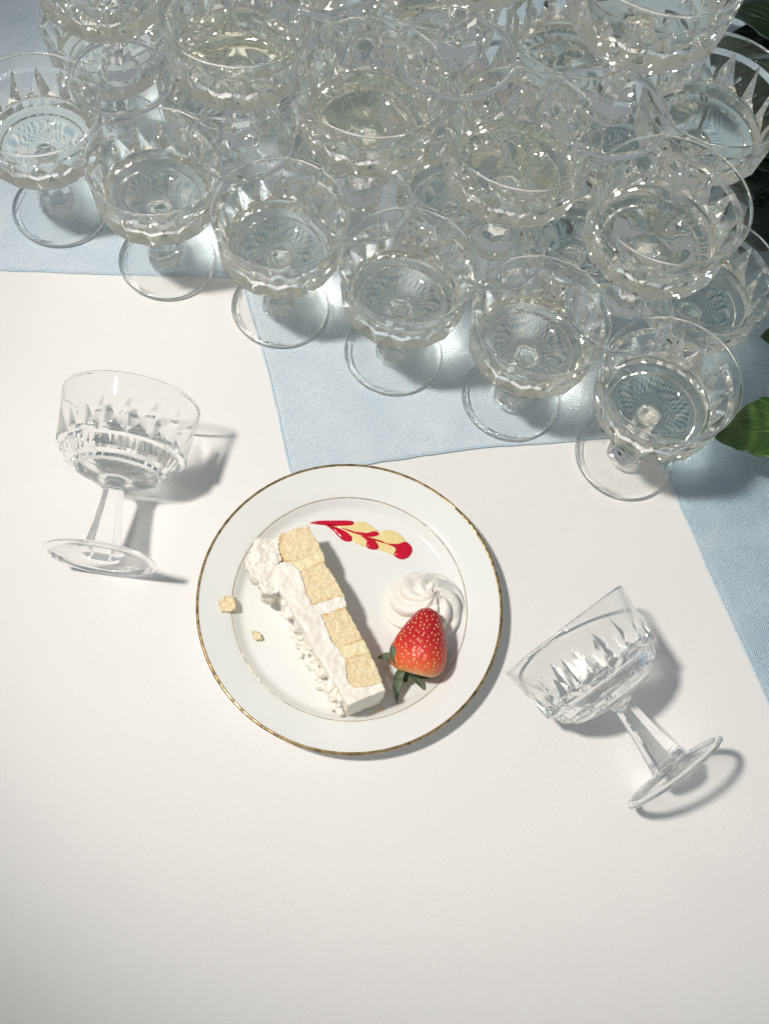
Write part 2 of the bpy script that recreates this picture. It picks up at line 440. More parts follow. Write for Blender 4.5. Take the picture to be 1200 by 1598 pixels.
    w.lathe([(rl + e, zl), (rl - 0.0001, zl + 0.0006), (rl - 0.0006, zl + 0.0002), (rl - 0.0018, zl), (0.02, zl), (0, zl)], SEG)
    wine = w.mesh('wine')
    dry = bowl.copy()
    foot.materials.append(GLASS); foot.materials.append(THIN)
    stem.materials.append(GLASS)
    for m in (GLASS, THIN, WET, GLASS, GLASS, GLASS, WET): bowl.materials.append(m)          # wet inside below the fill line
    for m in (GLASS, THIN, THIN, THIN, THIN, THIN, GLASS): dry.materials.append(m)
    wine.materials.append(WINE); wine.materials.append(WET)
    return foot, stem, bowl, dry, wine
KINDS = [coupe_meshes(z) for z in (0.0768, 0.0752, 0.0781)]      # three slightly different fills

def coupe(label, loc, rotz, group=None, full=True, mat=None, kind=0):
    o = thing('coupe_glass', label, 'glass', loc, group)
    if mat is None: o.rotation_euler = (0, 0, rotz)
    else: o.matrix_world = mat
    FOOT, STEMM = KINDS[0][:2]; K = KINDS[kind]
    for nm, me in (('foot', FOOT), ('stem', STEMM), ('bowl', K[2] if full else K[3])): newobj(nm, me, None, o)
    if full: newobj('wine', K[4], None, o)
    return o

rng = random.Random(4)
ORD = ['first', 'second', 'third', 'fourth', 'fifth', 'sixth', 'seventh']
BACK = Vector((0.2341, 0.9723)) * 0.0905        # one row farther from the plate
ALONG = Vector((0.9723, -0.2341)) * 0.0905
T1 = [Vector(q) for q in ((-0.2810, 0.4975), (-0.1935, 0.4726), (-0.1048, 0.4530), (-0.0177, 0.4346), (0.0706, 0.4186), (0.1559, 0.3923))]
T2 = [Vector(q) for q in ((-0.2315, 0.5329), (-0.1424, 0.5017), (-0.0575, 0.4740), (0.0316, 0.4605), (0.1177, 0.4328))]
T3 = [Vector(q) for q in ((-0.1885, 0.5720), (-0.1005, 0.5410), (-0.0150, 0.5012), (0.0756, 0.4829))]
Z0 = 0.0026
GAP = 0.0001
def tier(front, level, rows, word, skip=()):
    n = len(front)
    for r in range(rows):
        for i, q in enumerate(front):
            if (r, i) in skip: continue
            d = q + BACK * r
            if r: d = d + Vector((rng.uniform(-1, 1), rng.uniform(-1, 1))) * 0.0004
            k = n - 1 - i
            row = 'front row' if r == 0 else ORD[r] + ' row'
            lab = 'wine-filled cut-glass coupe in the %s of the %s tier, %s from the leafy side' % (row, word, ORD[k])
            coupe(lab, (d.x, d.y, Z0 + level * (HG + GAP)), rng.uniform(0, 6.28), 'stacked wine coupes', kind=rng.choice((0, 0, 1, 2)))
tier(T1, 0, 3, 'bottom', ((2, 5),))
tier(T2, 1, 2, 'middle')
tier(T3, 2, 1, 'top')

# two empty coupes lying on the cloth, on the edge of the foot and the edge of the rim
def fallen(label, foot_xy, rim_xy, spin):
    a = math.atan2(0.0444 - 0.0350, HG - 0.003)
    f = Vector(foot_xy); r = Vector(rim_xy); m = (f + r) / 2; h = (r - f).normalized()
    ax = Vector((h.x * math.cos(a), h.y * math.cos(a), math.sin(a)))
    side = Vector((-h.y, h.x, 0)); up = ax.cross(side)
    base = Vector((m.x, m.y, 0)) - Vector((ax.x, ax.y, 0)) * HG / 2
    base.z = 0.0350 * math.cos(a) + 0.0006
    M = Matrix((side, up, ax)).transposed().to_4x4() @ Matrix.Rotation(spin, 4, 'Z')
    M.translation = base
    return coupe(label, (0, 0, 0), 0, 'empty coupes lying on the table', False, M)
fallen('empty cut-glass coupe lying on its side, alone between two cloth edges and the plate', (-0.1653, 0.2273), (-0.1740, 0.3291), 0.2)
fallen('empty cut-glass coupe lying on its side between the plate and the slanting cloth hem', (0.1991, 0.1717), (0.1248, 0.2375), 0.5)

# ------------------------------------------------------------------ plate
PC = Vector((-0.0090, 0.2390, 0.0))
plate = thing('dessert_plate', 'round white porcelain dessert plate with gold rim, holding the cake slice', 'plate', PC)
p = MB()
p.lathe([(0, 0.0025), (0.045, 0.0025), (0.0475, 0.0003), (0.0490, 0.0), (0.0505, 0.0003), (0.0525, 0.0022), (0.066, 0.0028), (0.0750, 0.0070), (0.0800, 0.0098), (0.0905, 0.0128), (0.0965, 0.0150),
         (0.0973, 0.0160), (0.0972, 0.0168), (0.0964, 0.0172), (0.0954, 0.0168), (0.0900, 0.0153), (0.0830, 0.0133), (0.0780, 0.0118), (0.0765, 0.0112), (0.0752, 0.0105), (0.0735, 0.0090), (0.0715, 0.0069), (0.0695, 0.0054), (0.067, 0.0048), (0.05, 0.0046), (0.02, 0.0045), (0, 0.0045)], 128)
newobj('plate_body', p.mesh('plate_body'), PORCELAIN, plate)
p = MB(); d = 0.00012
p.lathe([(0.0971 + d, 0.0158), (0.0973 + d, 0.0162), (0.0972 + d, 0.0168 + d), (0.0964, 0.0172 + d), (0.0957, 0.0171 + d), (0.0956, 0.0168)], 160)
newobj('gold_rim', p.mesh('gold_rim'), GOLD, plate)
p = MB()
p.lathe([(0.0755, 0.0104), (0.0755, 0.01068 + d), (0.0752, 0.0105 + d), (0.07505, 0.0102 + d), (0.07505, 0.0098)], 160)
newobj('gold_line', p.mesh('gold_line'), GOLD, plate)
PZ = 0.0046       # floor of the plate

# ------------------------------------------------------------------ cake slice
def remeshed(me, voxel):
    o = bpy.data.objects.new('tmp', me); C.objects.link(o)
    md = o.modifiers.new('r', 'REMESH'); md.mode = 'VOXEL'; md.voxel_size = voxel
    bpy.context.view_layer.update()
    dg = bpy.context.evaluated_depsgraph_get()
    out = bpy.data.meshes.new_from_object(o.evaluated_get(dg))
    bpy.data.objects.remove(o); return out
def prism(poly, z0, z1, inset=0.0):
    bm = bmesh.new()
    c = Vector((sum(q[0] for q in poly) / len(poly), sum(q[1] for q in poly) / len(poly)))
    lo = [bm.verts.new((q[0] + (c.x - q[0]) * inset, q[1] + (c.y - q[1]) * inset, z0)) for q in poly]
    hi = [bm.verts.new((q[0], q[1], z1)) for q in poly]
    bm.faces.new(hi); bm.faces.new(lo[::-1])
    for k in range(len(poly)):
        j = (k + 1) % len(poly); bm.faces.new((lo[k], lo[j], hi[j], hi[k]))
    bmesh.ops.recalc_face_normals(bm, faces=bm.faces[:])
    bmesh.ops.triangulate(bm, faces=bm.faces[:])
    me = bpy.data.meshes.new('prism'); bm.to_mesh(me); bm.free(); return me
def rough(me, layers, seed=0.0, floor=PZ):
    nn = [v.normal.copy() for v in me.vertices]
    for v, nrm in zip(me.vertices, nn):
        d = 0.0
        for sc, am, kind in layers:
            q = v.co * sc + Vector((seed, seed * 2, 0))
            if kind == 'n': d += am * noise.noise(q)
            elif kind == 't': d += am * (noise.turbulence(q, 3, False) - 0.5)
            else: d += am * (noise.voronoi(q)[0][0] - 0.4)
        v.co += nrm * d
        if v.co.z < floor: v.co.z = floor
    me.polygons.foreach_set('use_smooth', [True] * len(me.polygons)); me.update()
def segdist(x, y, a, b):
    ax, ay = a; bx, by = b; dx, dy = bx - ax, by - ay
    t = max(0, min(1, ((x - ax) * dx + (y - ay) * dy) / (dx * dx + dy * dy + 1e-12)))
    return math.hypot(x - ax - t * dx, y - ay - t * dy)
def orient(poly):
    a = sum(poly[k][0] * poly[(k + 1) % len(poly)][1] - poly[(k + 1) % len(poly)][0] * poly[k][1] for k in range(len(poly)))
    return poly if a > 0 else poly[::-1]

def grown(poly, d):
    c = Vector((sum(q[0] for q in poly) / len(poly), sum(q[1] for q in poly) / len(poly)))
    return [tuple(Vector(q) + (Vector(q) - c).normalized() * d) for q in poly]
ZC = 0.0375       # upper face of the slice as it lies
cake = thing('cake_slice', 'slice of layered vanilla cake with white frosting lying on its side on the plate', 'cake', (0, 0, 0))
SP = [[(-0.0601, 0.2663), (-0.053, 0.2709), (-0.0457, 0.2752), (-0.0387, 0.267), (-0.0331, 0.2602), (-0.0464, 0.2512), (-0.0546, 0.2489), (-0.0597, 0.2577)], [(-0.0439, 0.2443), (-0.0307, 0.2539), (-0.022, 0.2444), (-0.014, 0.2349), (-0.0315, 0.2249), (-0.0371, 0.2323)], [(-0.0242, 0.2193), (-0.0114, 0.2275), (-0.0041, 0.2186), (0.0028, 0.2096), (-0.0069, 0.2034), (-0.0139, 0.2037)], [(-0.0045, 0.1957), (0.0086, 0.2029), (0.0148, 0.1938), (0.0199, 0.1856), (0.005, 0.1791), (-0.0005, 0.1824)]]
for k, poly in enumerate(SP):
    me = remeshed(prism(orient(grown(poly, 0.0007)), PZ, ZC - 0.0002 * (k % 2)), 0.00062)
    rough(me, [(900, 0.0006, 't'), (220, 0.0007, 'n'), (2400, 0.0003, 'n')], k * 3.1)
    # baked crust: the brown skin of each layer, on the flat faces of the layer and on its outer side
    at = me.attributes.new('crust', 'FLOAT', 'POINT')
    nP = len(poly)
    edges = []
    for i, w in [[(7, 1.2), (6, 1.2), (5, 0.35)], [(0, 1.1), (5, 0.7), (4, 0.5), (3, 0.9)], [(0, 1.2), (5, 0.5), (3, 0.6)], [(0, 1.0), (5, 0.8), (4, 0.5), (3, 0.4)]][k]:
        edges.append((poly[i], poly[(i + 1) % nP], w))
    for v in me.vertices:
        c = 0.0
        for a, b, w in edges:
            dd = segdist(v.co.x, v.co.y, a, b)
            wd = 0.0013 * w * (1 + 0.9 * noise.noise(v.co * 260))
            c = max(c, max(0.0, 1 - dd / max(wd, 1e-5)))
        at.data[v.index].value = max(0.0, min(1, c * 1.25) * (0.55 + 0.9 * noise.noise(v.co * 330)))
    newobj('sponge_layer', me, SPONGE, cake)
CR = [[(-0.0546, 0.2489), (-0.0464, 0.2512), (-0.0331, 0.2602), (-0.0307, 0.2539), (-0.0439, 0.2443), (-0.0498, 0.2479)], [(-0.0315, 0.2249), (-0.014, 0.2349), (-0.0114, 0.2275), (-0.0242, 0.2193)], [(-0.0139, 0.2037), (-0.0069, 0.2034), (0.0028, 0.2096), (0.0086, 0.2029), (-0.0045, 0.1957), (-0.0091, 0.1998)]]
for k, poly in enumerate(CR):
    me = remeshed(prism(orient(grown(poly, 0.0011)), PZ, ZC - 0.0002), 0.0007)
    rough(me, [(300, 0.0007, 'n'), (1100, 0.0006, 't')], k * 5.3)
    newobj('cream_filling', me, FROST if k == 1 else CUSTARD, cake)
FR = [(-0.0546, 0.2489), (-0.0498, 0.2479), (-0.0439, 0.2443), (-0.0371, 0.2323), (-0.0315, 0.2249), (-0.0242, 0.2193), (-0.0139, 0.2037), (-0.0091, 0.1998), (-0.0045, 0.1957), (-0.0005, 0.1824), (0.005, 0.1791), (0.0199, 0.1856), (0.023, 0.1813), (0.0026, 0.1674), (-0.0038, 0.1747), (-0.0114, 0.183), (-0.0242, 0.1965), (-0.0353, 0.2106), (-0.047, 0.2226), (-0.0522, 0.2279), (-0.057, 0.2354), (-0.0601, 0.2444)]
me = remeshed(prism(orient(FR), PZ, ZC + 0.0003), 0.0007)
rough(me, [(110, 0.0012, 'n'), (330, 0.0005, 'n'), (900, 0.0002, 't')], 9.0)
newobj('frosting', me, FROST, cake)
# frosting torn open at the far end, spreading beyond the sponge
FL = [(-0.0601, 0.2662), (-0.0599, 0.2585), (-0.0547, 0.2497), (-0.0584, 0.2456), (-0.0524, 0.2285), (-0.0575, 0.2247), (-0.0636, 0.2247), (-0.0661, 0.233), (-0.0734, 0.2362), (-0.0779, 0.24), (-0.0789, 0.2483), (-0.0741, 0.2602)]
me = remeshed(prism(orient(FL), PZ + 0.011, ZC - 0.0006, 0.10), 0.0006)
rough(me, [(130, 0.0026, 'n'), (400, 0.0010, 't'), (1600, 0.00025, 'n')], 19.0)
newobj('torn_frosting', me, FROST, cake)
# knobbly piped side of the frosting
def blob(co, r, seed, squash=0.8, mat=FROST, name='frosting_lump', parent=cake):
    bm = bmesh.new(); bmesh.ops.create_icosphere(bm, subdivisions=3, radius=r)
    for v in bm.verts:
        v.co *= 1 + 0.28 * noise.noise(v.co * (1.3 / r) + Vector((seed, 0, 0))) + 0.12 * noise.noise(v.co * (4 / r) + Vector((0, seed, 0)))
        v.co.z *= squash
        v.co += Vector(co)
    me = bpy.data.meshes.new(name); bm.to_mesh(me); bm.free()
    me.polygons.foreach_set('use_smooth', [True] * len(me.polygons))
    return newobj(name, me, mat, parent)
SIDE = [(-0.051, 0.2272), (-0.0417, 0.2153), (-0.0317, 0.2006), (-0.0203, 0.1875), (-0.0089, 0.1767), (-0.0019, 0.1691)]
rb = random.Random(11)
lump = bmesh.new()
for k in range(40):
    t = (k + rb.random()) / 40 * (len(SIDE) - 1.001); i = int(t); t -= i
    x = SIDE[i][0] * (1 - t) + SIDE[i + 1][0] * t; y = SIDE[i][1] * (1 - t) + SIDE[i + 1][1] * t
    r = rb.uniform(0.0020, 0.0042); z = rb.uniform(PZ + 0.003, 0.031)
    mm = Matrix.Translation((x + rb.uniform(.0006, .0028), y + rb.uniform(-.001, .001), z)) @ Matrix.Rotation(rb.uniform(0, 3), 4, Vector((rb.random(), rb.random(), rb.random())).normalized()) @ Matrix.Diagonal((1.5, 0.8, 0.75, 1))
    bmesh.ops.create_icosphere(lump, subdivisions=2, radius=r, matrix=mm)
me = bpy.data.meshes.new('lump'); lump.to_mesh(me); lump.free()
me = remeshed(me, 0.0006)
rough(me, [(220, 0.0016, 'n'), (600, 0.0004, 't')], 31.0)
newobj('rough_frosting', me, FROST, cake)
for x, y, r in [(0.0097, 0.1662, 0.0016), (0.0138, 0.1683, 0.002), (0.0177, 0.1717, 0.0023), (0.0216, 0.1751, 0.002), (0.0235, 0.1781, 0.0016)]:
    blob((x, y, PZ + r * 0.5), r, x * 900, 0.6, SPONGE, 'sponge_crumb')

def crumb(label, poly, z0, z1, seed):
    c = Vector((sum(q[0] for q in poly) / len(poly), sum(q[1] for q in poly) / len(poly)))
    me = remeshed(prism(orient([(q[0] - c.x, q[1] - c.y) for q in poly]), 0.0, z1 - z0, -0.12), 0.00045)
    rough(me, [(330, 0.0016, 'n'), (900, 0.0009, 't'), (2600, 0.0004, 'n')], seed, 0.0)
    o = newobj('cake_crumb', me, SPONGE); o.location = (c.x, c.y, z0)
    return tag(o, label, 'crumb', 'cake crumbs on the plate')
crumb('larger yellow cake crumb sitting across the inner gold line', [(-0.091, 0.2216), (-0.0874, 0.2268), (-0.0836, 0.2269), (-0.0801, 0.2235), (-0.0789, 0.2194), (-0.0825, 0.2163), (-0.0876, 0.2162)], 0.0068, 0.0150, 2.0)
crumb('smaller yellow cake crumb inside the gold line, beside the frosting', [(-0.0663, 0.2086), (-0.0623, 0.21), (-0.0584, 0.2057), (-0.0622, 0.2036)], 0.0047, 0.0085, 7.0)

# ------------------------------------------------------------------ feathered sauce
def spline(pts, n):
    out = []; m = len(pts)
    for i in range(m):
        p0, p1, p2, p3 = (Vector(pts[(i + q) % m]) for q in (-1, 0, 1, 2))
        for k in range(n):
            t = k / n
            out.append(0.5 * ((2 * p1) + (p2 - p0) * t + (2 * p0 - 5 * p1 + 4 * p2 - p3) * t * t + (3 * p1 - p0 - 3 * p2 + p3) * t ** 3))
    return out
def puddle(name, poly, h, mat, parent, z=PZ):
    q = spline(orient(poly), 4); n = len(q)
    c = sum(q, Vector((0, 0))) / n
    mb = MB(); rings = []
    for s, hh in ((1.0, -0.0002), (1.0, 0.15), (0.97, 0.45), (0.90, 0.75), (0.75, 0.93), (0.5, 1.0), (0.25, 1.0)):
        rings.append(mb.ring([((c + (v - c) * s).x, (c + (v - c) * s).y, z + max(-0.0001, hh * h)) for v in q]))
    for a, b in zip(rings, rings[1:]): mb.bridge(a, b)
    t = mb.vert((c.x, c.y, z + h))
    for k in range(n): mb.face((rings[-1][k], rings[-1][(k + 1) % n], t))
    newobj(name, mb.mesh(name), mat, parent)
sauce = thing('sauce_feather', 'feathered streak of red coulis and yellow vanilla sauce on the plate', 'sauce', (0, 0, 0))
for poly in [[(-0.03, 0.2934), (-0.0199, 0.2961), (-0.017, 0.2992), (-0.011, 0.3001), (-0.0049, 0.2976), (-0.001, 0.2957), (-0.0014, 0.2928), (0.0021, 0.2849), (-0.0065, 0.2827), (-0.0128, 0.2836), (-0.0182, 0.2855), (-0.0241, 0.2898)], [(-0.0121, 0.2904), (-0.0006, 0.2936), (-0.0001, 0.2961), (0.0066, 0.2982), (0.013, 0.297), (0.0184, 0.2925), (0.0182, 0.2853), (0.013, 0.2809), (0.0057, 0.2822), (-0.0006, 0.2832), (-0.0073, 0.2865)]]: puddle('yellow_sauce', poly, 0.0012, YELS, sauce)
for poly in [[(-0.0469, 0.2911), (-0.0422, 0.2936), (-0.0316, 0.2963), (-0.0209, 0.2987), (-0.0183, 0.298), (-0.0193, 0.2957), (-0.0269, 0.2933), (-0.0338, 0.2922), (-0.0407, 0.2914)], [(-0.0378, 0.2921), (-0.0312, 0.2922), (-0.0244, 0.2911), (-0.0194, 0.2889), (-0.0167, 0.2866), (-0.0178, 0.2844), (-0.0219, 0.2837), (-0.0263, 0.2857), (-0.03, 0.2887), (-0.0346, 0.2912)], [(-0.0159, 0.2915), (-0.0094, 0.292), (-0.0039, 0.2948), (-0.0007, 0.2943), (-0.0006, 0.2924), (-0.004, 0.2904), (-0.0089, 0.2894), (-0.0133, 0.2901)], [(-0.0128, 0.2898), (-0.0079, 0.2897), (-0.0027, 0.2887), (0.0004, 0.2861), (0.0015, 0.2839), (-0.0007, 0.2822), (-0.0048, 0.2819), (-0.0074, 0.2836), (-0.0077, 0.2865), (-0.0102, 0.2884)], [(0.0031, 0.2879), (0.0124, 0.2894), (0.0179, 0.2924), (0.0221, 0.29), (0.0234, 0.2865), (0.022, 0.2822), (0.0183, 0.2795), (0.0142, 0.2798), (0.0118, 0.2817), (0.0122, 0.285), (0.0092, 0.2874)], [(-0.0276, 0.292), (-0.0195, 0.2917), (-0.0121, 0.2906), (-0.0125, 0.2898), (-0.0197, 0.2906)], [(-0.0089, 0.2897), (-0.0018, 0.2892), (0.0045, 0.2885), (0.0042, 0.2876), (-0.0026, 0.2882)]]: puddle('red_sauce', poly, 0.0020, REDS, sauce)

# ------------------------------------------------------------------ whipped cream rosette
cx, cyy = (0.0376, 0.2488)
ros = MB(); NT, NA, RID = 80, 210, 7
prev = None
for i in range(NT + 1):
    t = i / NT
    if t < 0.42:      # lower coil
        u = t / 0.42; r = 0.0245 - 0.0030 * u + 0.0022 * math.sin(u * PI); z = 0.0100 * u
    elif t < 0.86:
        u = (t - 0.42) / 0.44; r = 0.0215 * (1 - u) ** 0.8 + 0.0058 * u; z = 0.0100 + 0.0105 * math.sin(u * PI / 2)
    else:
        u = (t - 0.86) / 0.14; r = 0.0058 * (1 - u) + 0.0002; z = 0.0205 + 0.0050 * u ** 0.8
    ring = []
    for j in range(NA):
        a = 2 * PI * j / NA
        ph = a - 3.4 * t - 0.25 * math.sin(t * 5) - 0.12 * math.sin(a + 1)
        rid = abs(math.cos(RID * ph / 2))
        amp = 0.24 * (1 - 0.3 * t) if t > 0.05 else 0.14
        rr = r * (1 - amp * (1 - rid) ** 1.4) * (1 + 0.05 * math.sin(a * 2 + 1) + 0.035 * noise.noise((math.cos(a) * 2, math.sin(a) * 2, t * 4)))
        zz = z - 0.0030 * (1 - rid) * math.sin(min(1, t * 1.6) * PI / 2) + 0.0006 * noise.noise((math.cos(a) * 3, math.sin(a) * 3, t * 9))
        lean = t * t * 0.0035
        ring.append(ros.vert((rr * math.cos(a) + lean, rr * math.sin(a) + lean * 0.6, max(zz, 0))))
    if prev: ros.bridge(prev, ring)
    prev = ring
tp = ros.vert((0.0037, 0.0022, 0.0258))
for j in range(NA): ros.face((prev[j], prev[(j + 1) % NA], tp))
o = newobj('whipped_cream', ros.mesh('whipped_cream'), WHIP); o.location = (cx, cyy, PZ)
tag(o, 'swirled rosette of white whipped cream behind the strawberry', 'whipped cream')

# ------------------------------------------------------------------ strawberry
SB0 = Vector((0.039, 0.2001, 0.0205)); SB1 = Vector((0.0402, 0.2401, 0.0325))
berry = thing('strawberry', 'ripe red strawberry with wilted green leaves resting against the whipped cream', 'strawberry', SB0)
zax = (SB1 - SB0).normalized(); xax = Vector((0, 0, 1)).cross(zax).normalized(); yax = zax.cross(xax)
berry.matrix_world = Matrix.Translation(SB0) @ Matrix((xax, yax, zax)).transposed().to_4x4()
BL = (SB1 - SB0).length
prof = [(0, 0.0015), (0.004, 0.0004), (0.009, 0.0), (0.0132, 0.0016), (0.0160, 0.0050), (0.0172, 0.0095), (0.0170, 0.0140), (0.0158, 0.0190), (0.0140, 0.0240), (0.0119, 0.0288), (0.0098, 0.0330), (0.0076, 0.0370), (0.0046, 0.0402), (0, 0.0415)]
def prof_at(t):
    x = t * (len(prof) - 1); i = min(int(x), len(prof) - 2); f = x - i
    p0 = prof[max(i - 1, 0)]; p1 = prof[i]; p2 = prof[i + 1]; p3 = prof[min(i + 2, len(prof) - 1)]
    return [0.5 * ((2 * p1[k]) + (p2[k] - p0[k]) * f + (2 * p0[k] - 5 * p1[k] + 4 * p2[k] - p3[k]) * f * f + (3 * p1[k] - p0[k] - 3 * p2[k] + p3[k]) * f ** 3) for k in (0, 1)]
def bshape(t, a):
    r, z = prof_at(t); r = max(r, 0)
    r *= 1 + 0.05 * math.cos(2 * a + 0.6) + 0.035 * math.cos(3 * a + 2 * t) + 0.04 * noise.noise((math.cos(a) * 1.5, math.sin(a) * 1.5, t * 4))
    return Vector((r * math.cos(a), r * math.sin(a), z * BL / 0.0415))
seeds = []
for k in range(290):
    zz = 1 - 2 * (k + 0.5) / 290; t = 0.10 + 0.88 * (math.acos(zz) / PI)
    seeds.append((t + rng.uniform(-0.012, 0.012), (k * 2.39996 + rng.uniform(-0.1, 0.1)) % (2 * PI)))
sp = [bshape(t, a) for t, a in seeds]
NT, NA = 90, 130
bv = MB(); prev = None
cell = {}
for q in sp:
    cell.setdefault(tuple(int(math.floor(c / 0.003)) for c in q), []).append(q)
def dent(q):
    key = tuple(int(math.floor(c / 0.003)) for c in q); best = 9
    for dx in (-1, 0, 1):
        for dy in (-1, 0, 1):
            for dz in (-1, 0, 1):
                for s in cell.get((key[0] + dx, key[1] + dy, key[2] + dz), ()): best = min(best, (s - q).length)
    return 0.00075 * math.exp(-(best / 0.0010) ** 2)
axis_mid = Vector((0, 0, BL * 0.4))
for i in range(1, NT):
    ring = []
    for j in range(NA):
        q = bshape(i / NT, 2 * PI * j / NA); nrm = (q - axis_mid).normalized()
        ring.append(bv.vert(q - nrm * dent(q)))
    if prev: bv.bridge(prev, ring)
    else:
        c0 = bv.vert((0, 0, 0.0015))
        for j in range(NA): bv.face((c0, ring[(j + 1) % NA], ring[j]))
    prev = ring
c1 = bv.vert((0, 0, BL))
for j in range(NA): bv.face((prev[j], prev[(j + 1) % NA], c1))
newobj('fruit', bv.mesh('fruit'), BERRY, berry)
sd = MB()
for (t, a), q in zip(seeds, sp):
    e = 0.01
    tu = (bshape(min(t + e, 1), a) - bshape(max(t - e, 0), a)).normalized(); tv = (bshape(t, a + e) - bshape(t, a - e))
    if tv.length < 1e-7: continue
    tv.normalize(); nr = tv.cross(tu)
    if nr.dot(q - axis_mid) < 0: nr = -nr
    c = q - nr * 0.0005
    rg = sd.ring([c + tu * (0.00072 * math.cos(w)) + tv * (0.00042 * math.sin(w)) for w in [2 * PI * k / 8 for k in range(8)]])
    rg2 = sd.ring([c + nr * 0.0003 + tu * (0.00045 * math.cos(w)) + tv * (0.00026 * math.sin(w)) for w in [2 * PI * k / 8 for k in range(8)]])
    fl = tu.cross(tv).dot(nr) > 0
    if not fl: rg = rg[::-1]; rg2 = rg2[::-1]
    sd.bridge(rg, rg2); sd.face(rg2)
o = newobj('seeds', sd.mesh('seeds'), SEED, berry); o['kind'] = 'stuff'

def blade(pts, widths, mat, name, parent, thick=0.0004, cup=0.25, uvs=False, normal=None):
    """a leaf along a 3-D centre line, cupped across, with real thickness"""
    n = len(pts); A = 6
    mb = MB(); tops = []; bots = []; uv = {}
    for i, q in enumerate(pts):
        tn = (pts[min(i + 1, n - 1)] - pts[max(i - 1, 0)]).normalized()
        up = normal or Vector((0, 0, 1)); sd_ = tn.cross(up).normalized(); nn_ = sd_.cross(tn)
        t_, b_ = [], []
        for k in range(-A, A + 1):
            s = k / A; w = widths[i]
            ed = 1 + (0.035 * math.sin(i * 2.2) if abs(k) == A else 0)
            co = q + sd_ * (s * w * ed) + nn_ * (cup * w * (abs(s) ** 1.4) + 0.04 * w * math.sin(i * 0.9 + s * 2))
            a_ = mb.vert(co); t_.append(a_); uv[a_] = (i / (n - 1), s)
            b2 = mb.vert(co - nn_ * thick); b_.append(b2); uv[b2] = (i / (n - 1), s)
        tops.append(t_); bots.append(b_)
    for i in range(n - 1):
        for k in range(2 * A):
            mb.face((tops[i][k], tops[i][k + 1], tops[i + 1][k + 1], tops[i + 1][k]))
            mb.face((bots[i][k], bots[i + 1][k], bots[i + 1][k + 1], bots[i][k + 1]))
        mb.face((tops[i][0], tops[i + 1][0], bots[i + 1][0], bots[i][0]))
        mb.face((tops[i][-1], bots[i][-1], bots[i + 1][-1], tops[i + 1][-1]))
    me = mb.mesh(name)
    if uvs:
        lay = me.uv_layers.new(name='UVMap')
        for lp in me.loops: lay.data[lp.index].uv = uv[lp.vertex_index]
    return newobj(name, me, mat, parent)

def curve3(a, b, c, n):      # quadratic bezier
    return [a * (1 - t) ** 2 + b * 2 * t * (1 - t) + c * t * t for t in [k / (n - 1) for k in range(n)]]
inv = berry.matrix_world.inverted()
for base, midp, tip, w in [((0.029, 0.2039, 0.021), (0.0213, 0.2095, 0.021), (0.0147, 0.2087, 0.008), 0.00378), ((0.0315, 0.2019, 0.018), (0.0274, 0.1951, 0.02), (0.0327, 0.1825, 0.007), 0.00357), ((0.0358, 0.2023, 0.013), (0.0349, 0.1936, 0.01), (0.0326, 0.2044, 0.012), 0.00315), ((0.0356, 0.2014, 0.016), (0.0398, 0.2005, 0.014), (0.0497, 0.1942, 0.006), 0.00284), ((0.0406, 0.2024, 0.013), (0.0512, 0.2028, 0.011), (0.0555, 0.2155, 0.013), 0.0042), ((0.0515, 0.2115, 0.012), (0.0579, 0.2171, 0.011), (0.055, 0.2257, 0.012), 0.00315), ((0.0277, 0.2031, 0.026), (0.0221, 0.2052, 0.031), (0.0213, 0.2122, 0.0335), 0.00315)]:
    pts = [inv @ q for q in curve3(Vector(base), Vector(midp), Vector(tip), 10)]
    ws = [w * (0.55 + 0.45 * math.sin(min(1, t * 1.6) * PI / 2)) * (1 - t ** 2.2) + 0.00012 for t in [k / 9 for k in range(10)]]
    up_l = inv.to_3x3() @ Vector((0, 0, 1))
    blade(pts, ws, SEPAL, 'sepal', berry, 0.0004, 0.45, False, up_l)

# ------------------------------------------------------------------ leafy branches beside the glasses
def branch(label, spine, leaves, base, leaf_mat):
    o = thing('leafy_branch', label, 'branch', base)
    b0 = Vector(base)
    mb = MB(); pts = [Vector(q) for q in spine]
    fine = []
    for i in range(len(pts) - 1):
        for k in range(6): fine.append(pts[i].lerp(pts[i + 1], k / 6))
    fine.append(pts[-1]); rings = []
    for i, q in enumerate(fine):
        t = (fine[min(i + 1, len(fine) - 1)] - fine[max(i - 1, 0)]).normalized()
        s = t.cross(Vector((0.1, 0.2, 1))).normalized(); u = s.cross(t); rr = 0.0022 * (1 - 0.6 * i / len(fine))
        rings.append(mb.ring([q - b0 + s * rr * math.cos(a) + u * rr * math.sin(a) for a in [2 * PI * k / 8 for k in range(8)]]))
    for a, b in zip(rings, rings[1:]): mb.bridge(a, b)
    mb.face(rings[0][::-1]); mb.face(rings[-1])
    newobj('stem', mb.mesh('stem'), STEM, o)
    for root, tip, w, sag in leaves:
        r_, t_ = Vector(root), Vector(tip); L_ = (t_ - r_).length
        m_ = (r_ + t_) / 2 + Vector((0, 0, sag))
        cl = [q - b0 for q in curve3(r_, m_, t_, 22)]
        ws = []
        for k in range(22):
            t = k / 21
            if t < 0.12: ws.append(0.0009)
            else:
                u = (t - 0.12) / 0.88; ws.append(w * (math.sin(PI * u ** 0.75) ** 0.72) * (1 - 0.12 * u) + 0.0003)
        blade(cl, ws, leaf_mat, 'leaf', o, 0.0005, 0.16, True)
    return o
